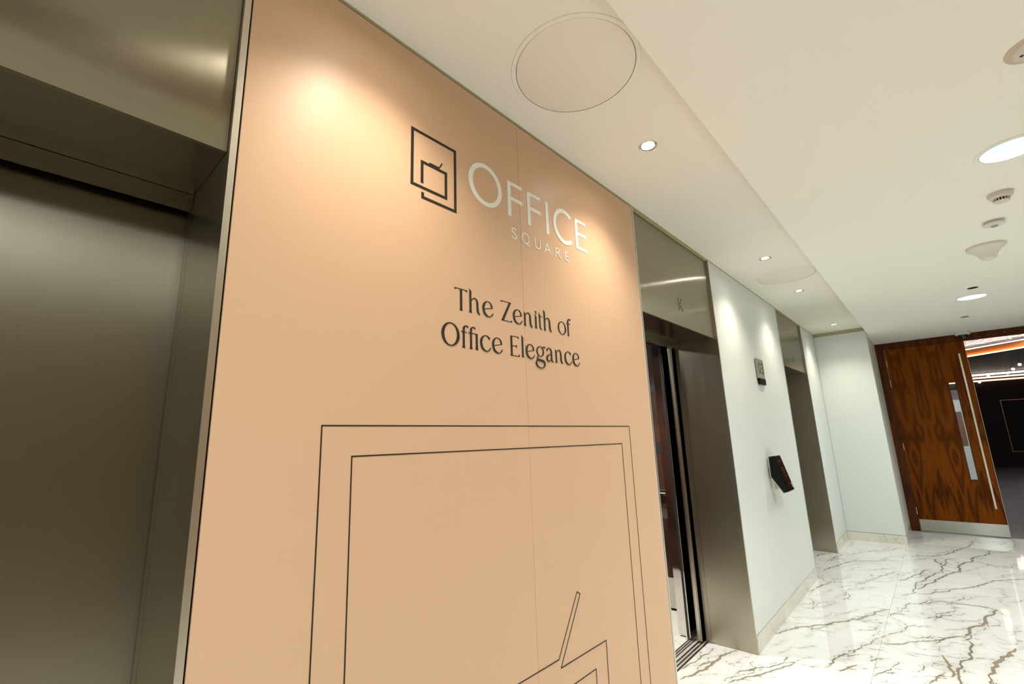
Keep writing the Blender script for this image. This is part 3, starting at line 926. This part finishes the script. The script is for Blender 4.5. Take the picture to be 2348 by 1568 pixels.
t = thing('wireless_antenna', 'white bell shaped ceiling antenna tapering to a blunt tip', 'antenna', (1.532, 4.38, H2))
obj('shell', lathe([(0.0, -0.0003), (0.100, -0.0003), (0.1005, -0.013), (0.097, -0.019), (0.078, -0.030), (0.060, -0.048), (0.048, -0.068), (0.041, -0.085), (0.032, -0.095), (0.018, -0.100), (0.0, -0.101)], 64), plain('antenna_plastic', (0.74, 0.70, 0.63), 0.35, spec=0.45), t, True, (0, 0, 0))

t = thing('ceiling_hole', 'small dark round recess in the middle ceiling before far light', 'recessed fitting', (1.521, 5.69, H2))
obj('liner', lathe([(0.0365, -0.001), (0.0355, 0.03), (0.0, 0.03)], 32), plain('dark_teal_liner', (0.012, 0.018, 0.020), 0.5), t, True, (0, 0, 0))
t = thing('sprinkler_plate', 'small grey sprinkler cover plate near the timber doors', 'sprinkler', (1.516, 7.19, H2))
obj('plate', lathe([(0.0, -0.008), (0.034, -0.008), (0.036, -0.005), (0.030, -0.0003)], 32), plain('grey_plate', (0.34, 0.33, 0.28), 0.4), t, True, (0, 0, 0))
t = thing('dome_camera', 'white dome camera on the ceiling in front of timber doors', 'security camera', (1.526, 8.40, H2))
obj('base', lathe([(0.0, -0.0003), (0.074, -0.0003), (0.078, -0.012), (0.076, -0.034), (0.066, -0.040), (0.0, -0.040)], 48), 'plastic_w', t, True, (0, 0, 0))
obj('dome', lathe([(0.048, -0.0402), (0.044, -0.058), (0.030, -0.074), (0.0, -0.082)], 40), plain('dark_dome', (0.01, 0.01, 0.012), 0.08), t, True, (0, 0, 0))
obj('lens', lathe([(0.0, -0.085), (0.014, -0.082), (0.016, -0.07)], 24), plain('lens_grey', (0.32, 0.33, 0.35), 0.2, 0.6), t, True, (0.006, -0.012, 0))

# ------------------------------------------------------------------ timber doors
fr = thing('door_1', 'shade-darkened walnut door frame and closed left leaf with long steel handle', 'door', (1.53, YW, 0))
fr['kind'] = 'structure'
obj('frame_jamb', box(XE - 0.0118, 0.683, YW, YW + 0.09, 0.002, H2 - 0.001), 'walnut_shaded', fr)
obj('frame_jamb', box(WID - 0.683, WID - XE - 0.0005, YW, YW + 0.09, 0.002, H2 - 0.001), 'walnut_shaded', fr)
obj('frame_head', box(0.6835, WID - 0.6835, YW, YW + 0.09, 2.500, H2 - 0.001), 'walnut_shaded', fr)
x0, x1, yd = 0.686, 1.5265, YW + 0.006
lf = obj('leaf', box(x0, x1, yd, yd + 0.045, 0.010, 2.497, 0.001), 'walnut', fr)
cut_b = box(1.290, 1.356, yd - 0.05, yd + 0.1, 0.690, 1.952)
bm_c = cut_b
for v in bm_c.verts:
    v.co -= Vector((1.53, YW, 0))
tmp_parent = lf.parent
lf.parent = None
cut(lf, [bm_c])
lf.parent = tmp_parent
def frame_ring(xa, xb, za, zb_, wd, y0_, y1_):
    bm = bmesh.new()
    bx(bm, xa, xb, y0_, y1_, zb_ - wd, zb_)
    bx(bm, xa, xb, y0_, y1_, za, za + wd)
    bx(bm, xa, xa + wd, y0_, y1_, za + wd, zb_ - wd)
    bx(bm, xb - wd, xb, y0_, y1_, za + wd, zb_ - wd)
    return bm
obj('vision_frame', frame_ring(1.279, 1.367, 0.674, 1.968, 0.0125, yd - 0.006, yd - 0.0002), 'walnut_shaded', fr)
gm, nt, bb = new_mat('clear_vision_glass')
bb.inputs['Transmission Weight'].default_value = 1.0
bb.inputs['Roughness'].default_value = 0.0
bb.inputs['IOR'].default_value = 1.45
bb.inputs['Base Color'].default_value = (0.93, 0.96, 0.94, 1)
obj('vision_glass', box(1.2902, 1.3558, yd + 0.018, yd + 0.024, 0.6905, 1.9515), gm, fr)
bm = bmesh.new()
bx(bm, 1.446, 1.464, yd - 0.060, yd - 0.045, 0.345, 2.325, 0.003)
hd = obj('pull_handle', bm, 'satin', fr)
for z in (0.60, 1.33, 2.07):
    bm = bmesh.new()
    tube(bm, (1.455, yd - 0.046, z), (1.455, yd - 0.0002, z), 0.007)
    obj('standoff', bm, 'satin', hd)
for z in (2.285, 2.000, 1.120, 0.265):
    obj('hinge', box(0.681, 0.6885, yd - 0.005, yd - 0.0002, z - 0.048, z + 0.048, 0.001), 'satin', fr)
obj('kick_plate', box(x0 + 0.006, x1 - 0.001, yd - 0.0025, yd - 0.0002, 0.012, 0.157), 'steel_door', fr)
obj('edge_strip', box(x1 + 0.0002, x1 + 0.003, yd, yd + 0.045, 0.010, 2.497), 'satin', fr)
for xx in (1.08, 1.90):
    bm = bmesh.new()
    tube(bm, (xx + 0.02, YW - 0.002, 2.543), (xx + 0.02, YW - 0.0002, 2.543), 0.006, 12)
    obj('screw_cap', bm, plain('brass_cap', (0.5, 0.36, 0.12), 0.3, 1.0), fr)
struct('wall_back', box(WID - 0.683 + 0.1, WID + 0.15, YW + 0.0, YW + 0.1, 0, 2.95), 'glass_white', 'wall end right of the timber doors', 'wall')

# ------------------------------------------------------------------ marble floor
# principal veins, as (x, y) floor points with width in millimetres and hue (0 grey, 1 tan)
def floor_pt(u, v):
    d = fwd + R_ * ((u - 1174) / F_PX) + U_ * ((784 - v) / F_PX)
    t = -CAM.z / d.z
    return (CAM.x + d.x * t, CAM.y + d.y * t)
VE = []
def vein(ox, oy, wd, hue, pts):
    VE.append(([floor_pt(ox + p[0] / 4.64, oy + p[1] / 4.64) for p in pts], (wd * 1.1 + 3) / 1000, hue))
B = (1940, 1230)
vein(*B, 8, .2, [(575, 470), (700, 425), (810, 385), (900, 350)])
vein(*B, 9, .2, [(1155, 235), (1060, 290), (1030, 345), (940, 400), (880, 430), (800, 480), (740, 535), (745, 600), (600, 625)])
vein(*B, 9, .5, [(745, 605), (900, 610), (1100, 580), (1350, 540), (1500, 495), (1700, 465), (1893, 452), (2150, 430)])
vein(*B, 14, .3, [(760, 560), (930, 490), (1000, 440), (1130, 390), (1215, 340), (1240, 290), (1330, 240), (1400, 215), (1540, 150)])
vein(*B, 9, .4, [(690, 215), (900, 205), (1080, 185), (1150, 170), (1250, 120), (1340, 60), (1390, 40)])
vein(*B, 8, 0, [(0, 280), (150, 258), (440, 248), (570, 270)])
vein(*B, 15, .9, [(955, 240), (990, 280), (1020, 300)])
vein(*B, 13, .6, [(0, 900), (200, 850), (465, 775)])
vein(*B, 6, .4, [(465, 850), (600, 790), (680, 710), (780, 720), (920, 672)])
vein(*B, 9, .1, [(850, 715), (980, 690), (1150, 715), (1350, 735), (1520, 755), (1610, 780)])
vein(*B, 17, .5, [(1610, 780), (1560, 830), (1480, 880), (1400, 950), (1320, 1010), (1240, 1060)])
vein(*B, 8, .5, [(1240, 1060), (1100, 1080), (950, 1110), (720, 1120), (520, 1150), (400, 1135)])
vein(*B, 5, .6, [(400, 1080), (540, 1020), (650, 960), (740, 940)])
vein(*B, 10, .3, [(1330, 1050), (1335, 1170), (1310, 1250), (1220, 1340), (1190, 1440), (1210, 1530), (1190, 1600)])
vein(*B, 12, .9, [(1020, 1260), (1060, 1310), (1110, 1370), (1150, 1450), (1155, 1480)])
vein(*B, 20, .7, [(1800, 1190), (1750, 1230), (1670, 1280), (1600, 1340), (1560, 1400), (1510, 1480)])
vein(*B, 8, .5, [(1560, 1430), (1550, 1530), (1500, 1600)])
vein(*B, 6, .4, [(0, 1250), (120, 1200), (270, 1140), (400, 1060)])
vein(*B, 8, .5, [(0, 1410), (120, 1365)])
vein(*B, 8, .4, [(260, 1325), (340, 1295)])
vein(*B, 8, .6, [(890, 1568), (960, 1530), (1030, 1470)])
vein(*B, 5, .2, [(300, 1490), (400, 1440), (560, 1330)])
vein(*B, 5, .4, [(100, 515), (200, 495), (300, 455), (430, 410), (530, 370)])
vein(*B, 4, .1, [(1380, 260), (1500, 290), (1590, 320), (1780, 325)])
vein(*B, 4, .4, [(0, 200), (300, 150), (620, 118)])
vein(*B, 4, .1, [(830, 875), (1000, 820), (1190, 755)])
vein(*B, 4, .3, [(950, 1140), (1050, 1080), (1240, 1060)])
A_ = (1560, 1230)
vein(*A_, 13, .6, [(950, 1035), (1130, 995), (1300, 960), (1450, 940), (1600, 925), (1700, 905), (1856, 870)])
vein(*A_, 6, .4, [(1310, 600), (1450, 555), (1560, 505), (1620, 475)])
vein(*A_, 8, 0, [(1535, 370), (1640, 320), (1720, 290), (1856, 262)])
vein(*A_, 7, .1, [(1420, 220), (1480, 195), (1540, 178)])
vein(*A_, 7, .1, [(1575, 255), (1640, 215), (1730, 188)])
vein(*A_, 15, .6, [(0, 1520), (120, 1480), (220, 1430), (300, 1380), (420, 1300), (480, 1250), (600, 1210)])
vein(*A_, 6, .6, [(0, 1410), (100, 1350), (220, 1270), (350, 1190)])
vein(*A_, 7, .1, [(590, 1455), (720, 1425), (850, 1395), (1000, 1370), (1210, 1335)])
vein(*A_, 11, .5, [(510, 1555), (650, 1520), (800, 1480), (950, 1440), (1110, 1380), (1210, 1340)])
vein(*A_, 6, .3, [(1540, 1405), (1600, 1370), (1640, 1300), (1760, 1250), (1856, 1215)])
vein(*A_, 9, .4, [(1690, 1430), (1760, 1410), (1856, 1370)])
vein(*A_, 4, .3, [(1380, 660), (1420, 740)])
vein(*A_, 5, .1, [(1740, 585), (1800, 620), (1790, 670)])

vrnd = random.Random(11)
def wander(pts, amp, levels):
    """fractal midpoint displacement of a polyline"""
    for _ in range(levels):
        out = [pts[0]]
        for a, b in zip(pts, pts[1:]):
            dx, dy = b[0] - a[0], b[1] - a[1]
            k = vrnd.uniform(-amp, amp)
            out += [((a[0] + b[0]) / 2 - dy * k, (a[1] + b[1]) / 2 + dx * k), b]
        pts = out
    return pts
V2 = []
for pts, wd, hue in VE:
    main_ = wander(pts, 0.13, 3)
    V2.append((main_, wd * 0.82, hue))
    for _ in range(3):                       # side branches
        i_ = vrnd.randrange(1, len(main_) - 1)
        a = main_[i_]
        b = main_[min(len(main_) - 1, i_ + 2)]
        an = math.atan2(b[1] - a[1], b[0] - a[0]) + vrnd.choice((-1, 1)) * vrnd.uniform(0.25, 0.8)
        ln_ = vrnd.uniform(0.05, 0.22)
        V2.append((wander([a, (a[0] + ln_ * math.cos(an), a[1] + ln_ * math.sin(an))], 0.2, 4), vrnd.uniform(0.002, 0.005), min(1, hue + vrnd.uniform(-.2, .3))))
for _ in range(150):                         # fine veins all over
    x_, y_ = vrnd.uniform(-0.25, 1.5), vrnd.uniform(2.6, 8.4)
    an = math.radians(vrnd.gauss(62, 16))
    ln_ = vrnd.uniform(0.10, 0.45)
    V2.append((wander([(x_, y_), (x_ + ln_ * math.cos(an), y_ + ln_ * math.sin(an))], 0.2, 5), vrnd.uniform(0.0012, 0.0036), vrnd.uniform(0, .5)))
VE = V2

def vein_field(X, Y):
    """signed distance to the nearest principal vein and its hue, for numpy arrays of floor points"""
    best = np.full(X.shape, 0.06)
    hue = np.full(X.shape, 0.3)
    xa, xb, ya_, yb_ = X.min() - .07, X.max() + .07, Y.min() - .07, Y.max() + .07
    for pts, wd, h in VE:
        n = len(pts) - 1
        for i, (a, b) in enumerate(zip(pts, pts[1:])):
            if max(a[0], b[0]) < xa or min(a[0], b[0]) > xb or max(a[1], b[1]) < ya_ or min(a[1], b[1]) > yb_:
                continue
            dx, dy = b[0] - a[0], b[1] - a[1]
            t = np.clip(((X - a[0]) * dx + (Y - a[1]) * dy) / (dx * dx + dy * dy + 1e-9), 0, 1)
            d = np.hypot(X - a[0] - t * dx, Y - a[1] - t * dy)
            ww = wd * 0.5 * (0.3 + 0.7 * np.sqrt(np.maximum(0, np.sin(np.pi * (i + t) / n))))
            v = d - ww
            k = v < best
            best[k] = v[k]
            hue[k] = h
    return best, hue

floor = struct('floor', box(-0.45, WID + 0.1, Y0, YW + 0.02, -0.06, -0.004), 'grout', 'white marble tiled lobby floor with grey and brown veins', 'floor')
def tile(x0, x1, y0, y1, fine):
    g = 0.0008
    x0, x1, y0, y1 = x0 + g, x1 - g, y0 + g, y1 - g
    step = 0.006 if fine else 0.3
    nx, ny = max(1, int((x1 - x0) / step)), max(1, int((y1 - y0) / step))
    cx, cy = (x0 + x1) / 2, (y0 + y1) / 2
    gx, gy = np.meshgrid(np.linspace(x0, x1, nx + 1), np.linspace(y0, y1, ny + 1))
    gx, gy = gx.ravel(), gy.ravel()
    vs = [(x - cx, y - cy, 0.0) for x, y in zip(gx.tolist(), gy.tolist())]
    if fine:
        va, ha = (q_.tolist() for q_ in vein_field(gx, gy))
    else:
        va, ha = [0.06] * len(vs), [0.3] * len(vs)
    fs = []
    for j in range(ny):
        for i in range(nx):
            k = j * (nx + 1) + i
            fs.append((k, k + 1, k + nx + 2, k + nx + 1))
    # skirt of the slab
    base = len(vs)
    for x, y in ((x0, y0), (x1, y0), (x1, y1), (x0, y1)):
        vs.append((x - cx, y - cy, -0.004))
        va.append(0.06)
        ha.append(0.3)
    c = [0, nx, (ny + 1) * (nx + 1) - 1, ny * (nx + 1)]
    for i in range(4):
        j = (i + 1) % 4
        fs.append((c[i], base + i, base + j, c[j]))
    me = bpy.data.meshes.new('tile')
    me.from_pydata(vs, [], fs)
    at = me.attributes.new('vein', 'FLOAT', 'POINT')
    at.data.foreach_set('value', va)
    at = me.attributes.new('hue', 'FLOAT', 'POINT')
    at.data.foreach_set('value', ha)
    me.materials.append(M['marble_floor'])
    o = bpy.data.objects.new('tile', me)
    COL.objects.link(o)
    o.parent = floor
    o.location = (cx, cy, 0.0)

ys_c = [3.715 + 0.56 * k for k in range(-15, 9)]
ys_c = [Y0] + [y for y in ys_c if Y0 + 0.05 < y < YW - 0.05] + [YW + 0.02]
for xa, xb in ((0.575, 1.53), (1.53, 2.485)):
    for ya_, yb_ in zip(ys_c, ys_c[1:]):
        tile(xa, xb, ya_, yb_, xa < 1.0 and yb_ > 3.0)
ys_b = [Y0, -3.66, -2.9115, -1.95, -0.962, 0.2815, 1.27, 2.2636, 3.4745, 4.458, 5.4415, 6.668, YE]
for ya_, yb_ in zip(ys_b, ys_b[1:]):
    tile(0.0, 0.575, ya_, yb_, yb_ > 2.2)
    tile(2.485, WID, ya_, yb_, False)
tile(XE - 0.012, 0.575 + 0.0125, YE, YW + 0.02, False) if False else None
for a, b in LIFTS:
    tile(-0.311, -0.036, a + 0.0165, b - 0.0165, b > 3.0)
    tile(-0.036, 0.0, a + 0.0165, b - 0.0165, b > 3.0)
tile(0.0, 0.575, YE, YW + 0.02, False)

# ------------------------------------------------------------------ hall beyond the doors
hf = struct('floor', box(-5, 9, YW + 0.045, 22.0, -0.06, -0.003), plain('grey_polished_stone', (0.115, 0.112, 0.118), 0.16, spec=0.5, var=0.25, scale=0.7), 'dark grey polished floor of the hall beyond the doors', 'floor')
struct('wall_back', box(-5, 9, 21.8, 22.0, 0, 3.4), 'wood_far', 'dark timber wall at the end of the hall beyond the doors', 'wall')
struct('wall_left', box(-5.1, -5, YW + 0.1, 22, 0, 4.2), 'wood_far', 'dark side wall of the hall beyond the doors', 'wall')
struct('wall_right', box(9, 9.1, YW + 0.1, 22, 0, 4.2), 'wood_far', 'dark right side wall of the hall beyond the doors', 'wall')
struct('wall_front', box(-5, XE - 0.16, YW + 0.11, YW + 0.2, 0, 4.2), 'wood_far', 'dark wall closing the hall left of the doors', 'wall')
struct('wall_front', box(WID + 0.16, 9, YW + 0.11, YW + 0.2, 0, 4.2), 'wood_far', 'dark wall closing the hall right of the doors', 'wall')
dm, nt, bb = new_mat('dark_mesh_ceiling')
tc = N(nt, 'ShaderNodeTexCoord')
wv = N(nt, 'ShaderNodeTexNoise')
setin(wv, Scale=14.0, Detail=4.0)
nt.links.new(tc.outputs['Object'], wv.inputs['Vector'])
bp = N(nt, 'ShaderNodeBump')
setin(bp, Strength=1.0, Distance=0.08)
nt.links.new(wv.outputs['Fac'], bp.inputs['Height'])
nt.links.new(bp.outputs['Normal'], bb.inputs['Normal'])
setin(bb, Metallic=0.0, Roughness=0.6)
bb.inputs['Specular IOR Level'].default_value = 0.15
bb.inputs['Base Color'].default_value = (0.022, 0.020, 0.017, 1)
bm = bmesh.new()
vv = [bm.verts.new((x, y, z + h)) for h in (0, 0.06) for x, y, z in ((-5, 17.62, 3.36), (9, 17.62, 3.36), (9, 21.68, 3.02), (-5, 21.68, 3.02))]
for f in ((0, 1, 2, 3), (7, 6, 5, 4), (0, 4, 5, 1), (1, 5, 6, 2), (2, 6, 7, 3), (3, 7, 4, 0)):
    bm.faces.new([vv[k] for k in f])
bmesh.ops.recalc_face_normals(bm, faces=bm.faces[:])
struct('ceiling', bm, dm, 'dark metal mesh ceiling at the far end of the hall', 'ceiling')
sm, nt, bb = new_mat('silver_mesh_ceiling')
tc = N(nt, 'ShaderNodeTexCoord')
wv = N(nt, 'ShaderNodeTexVoronoi')
setin(wv, Scale=9.0)
nt.links.new(tc.outputs['Object'], wv.inputs['Vector'])
bp = N(nt, 'ShaderNodeBump')
setin(bp, Strength=1.0, Distance=0.1)
nt.links.new(wv.outputs['Distance'], bp.inputs['Height'])
nt.links.new(bp.outputs['Normal'], bb.inputs['Normal'])
setin(bb, Metallic=1.0, Roughness=0.25)
bb.inputs['Base Color'].default_value = (0.75, 0.76, 0.80, 1)
struct('ceiling', box(-5, 9, YW + 0.1, 17.6, 3.36, 3.44), sm, 'silver crumpled metal ceiling of the hall beyond the doors', 'ceiling')
# curved copper band
bm = bmesh.new()
pl = []
for i in range(25):
    x = 0.6 + i * 0.25
    y = 17.05 - 0.55 * ((x - 1.5) / 1.0) ** 1 * 1.6 if x > 1.5 else 17.05 + (1.5 - x) * 0.3
    pl.append((x, max(13.0, y)))
for (xa, ya_), (xb, yb_) in zip(pl, pl[1:]):
    vs = [bm.verts.new(p) for p in ((xa, ya_, 3.10), (xb, yb_, 3.10), (xb, yb_, 3.27), (xa, ya_, 3.27), (xa, ya_ + .06, 3.10), (xb, yb_ + .06, 3.10), (xb, yb_ + .06, 3.27), (xa, ya_ + .06, 3.27))]
    for f in ((0, 1, 2, 3), (4, 7, 6, 5), (0, 4, 5, 1), (3, 2, 6, 7)):
        bm.faces.new([vs[i] for i in f])
bmesh.ops.recalc_face_normals(bm, faces=bm.faces[:])
cb_ = obj('copper_band', bm, plain('copper_veneer', (0.62, 0.26, 0.09), 0.35, spec=0.5, var=0.15, scale=6))
tag(cb_, 'curved copper veneer band hanging across the hall ceiling', 'ceiling band')
bm = bmesh.new()
for (xa, ya_), (xb, yb_) in zip(pl, pl[1:]):
    tube(bm, (xa, ya_ - 0.04, 3.095), (xb, yb_ - 0.04, 3.095), 0.012, 6)
le = tag(obj('led_strip', bm, emis('copper_led', (1.0, 0.52, 0.22), 14.0)), 'thin amber light strip along the foot of the copper band', 'light strip')
bm = bmesh.new()
for (xa, ya_), (xb, yb_) in zip(pl, pl[1:]):
    tube(bm, (xa, ya_ + 0.03, 3.283), (xb, yb_ + 0.03, 3.283), 0.010, 6)
tag(obj('led_strip', bm, emis('added_cove_glow', (0.80, 0.90, 1.0), 9.0)), 'added cool glow strip on the copper band lighting the silver ceiling', 'light strip')  # glowing strip added so the silver ceiling above glitters
for i, (z, h, colr, st_) in enumerate(((2.965, .055, (1.0, 0.93, 0.86), 6.0), (2.865, .045, (1.0, 0.66, 0.42), 2.6), (2.765, .045, (1.0, 0.60, 0.36), 2.0))):
    o = obj('led_strip', box(-4, 8, 21.70, 21.76, z - h / 2, z + h / 2), emis('far_led_%d' % i, colr, st_))
    tag(o, ['bright white light strip at the top of the far hall wall', 'peach light strip below the white one on the far hall wall', 'lowest peach light strip on the far hall wall'][i], 'light strip')
for i, (u, v, y) in enumerate(((2338, 835.5, 18.5), (2323, 846, 19.5), (2310, 855, 20.6), (2266, 861, 21.3), (2246, 876, 21.6))):
    d = fwd + R_ * ((u - 1174) / F_PX) + U_ * ((784 - v) / F_PX)
    p = CAM + d * ((y - CAM.y) / d.y)
    root = thing('pendant_lamp', 'tiny bright pendant lamp under the dark hall ceiling', 'lamp', (p.x, p.y, p.z), 'tiny pendant lamps in the hall')
    t = bmesh.new()
    bmesh.ops.create_uvsphere(t, u_segments=12, v_segments=8, radius=0.035)
    obj('bulb', t, emis('pendant_%d' % i, (0.85, 0.93, 1.0), 9.0), root, True, (0, 0, 0))
    t = bmesh.new()
    tube(t, (0, 0, 0.03), (0, 0, max(0.05, 3.36 - 0.34 * (p.y - 17.62) / 4.06 - p.z)), 0.004, 6)
    obj('cord', t, 'rubber', root, False, (0, 0, 0))
pf = thing('wall_picture', 'large dark glazed picture on the far hall wall', 'picture', (3.6, 21.79, 0.46))
obj('frame', frame_ring(2.70, 4.9, 0.466, 2.109, 0.02, 21.76, 21.795), plain('rose_frame', (0.30, 0.17, 0.14), 0.3, 0.6), pf)
obj('glazing', box(2.722, 4.878, 21.775, 21.79, 0.488, 2.087), plain('dark_glazing', (0.022, 0.024, 0.022), 0.06, spec=0.6, var=0.3, scale=2), pf)
pc = thing('partition', 'pale partition seen through the slim door window', 'partition', (1.2, 14.1, 0))
obj('wall_block', box(0.6, 1.56, 14.0, 14.2, 0, 2.12), 'glass_white', pc)
obj('timber_panel', box(0.6, 1.505, 13.975, 13.998, 0.95, 1.66), 'walnut', pc)
obj('top_band', box(0.6, 1.56, 13.98, 13.998, 1.93, 2.115), plain('grey_band', (0.16, 0.14, 0.14), 0.5), pc)
for nm, loc, e, sx, sy, colr in (('hall_fill', (4.0, 15.0, 3.3), 90, 2.5, 1.2, (1, 0.97, 0.95)), ('hall_fill', (1.3, 11.5, 3.3), 70, 1.5, 1.0, (0.95, 0.97, 1.0)), ('hall_fill', (5.5, 11.5, 3.3), 60, 1.5, 1.0, (0.95, 0.97, 1.0))):  # unseen area lamps added to brighten the hall, without fixtures
    l = bpy.data.lights.new(nm, 'AREA')
    l.shape = 'RECTANGLE'
    l.size, l.size_y, l.energy, l.color = sx, sy, e, colr
    o = bpy.data.objects.new(nm, l)
    COL.objects.link(o)
    o.location = loc

# light from the downlights of the far side strip
opp = ['the rear end wall', 'the rear white wall section', 'the near half of the peach graphic', 'the far half of the peach graphic', 'the wall beside lift K', 'the wall beside lift J', 'the return wall corner']
for y, lb in zip(DOWN_Y, opp):
    t = thing('downlight', 'small recessed downlight in the opposite side ceiling facing ' + lb, 'downlight', (WID - 0.322, y, HS), 'downlights opposite the lifts')
    obj('bezel', lathe([(0.030, -0.0005), (0.0400, -0.0035), (0.0415, -0.0002)], 32), 'chrome', t, True, (0, 0, 0))
    obj('lamp', lathe([(0.0, -0.0008), (0.030, -0.0008)], 32), 'lamp_warm', t, False, (0, 0, 0))
    spot('downlight_beam', (WID - 0.322, y, HS - 0.008), E_DOWN, WARM, 117, 1.0, 0.03, t)
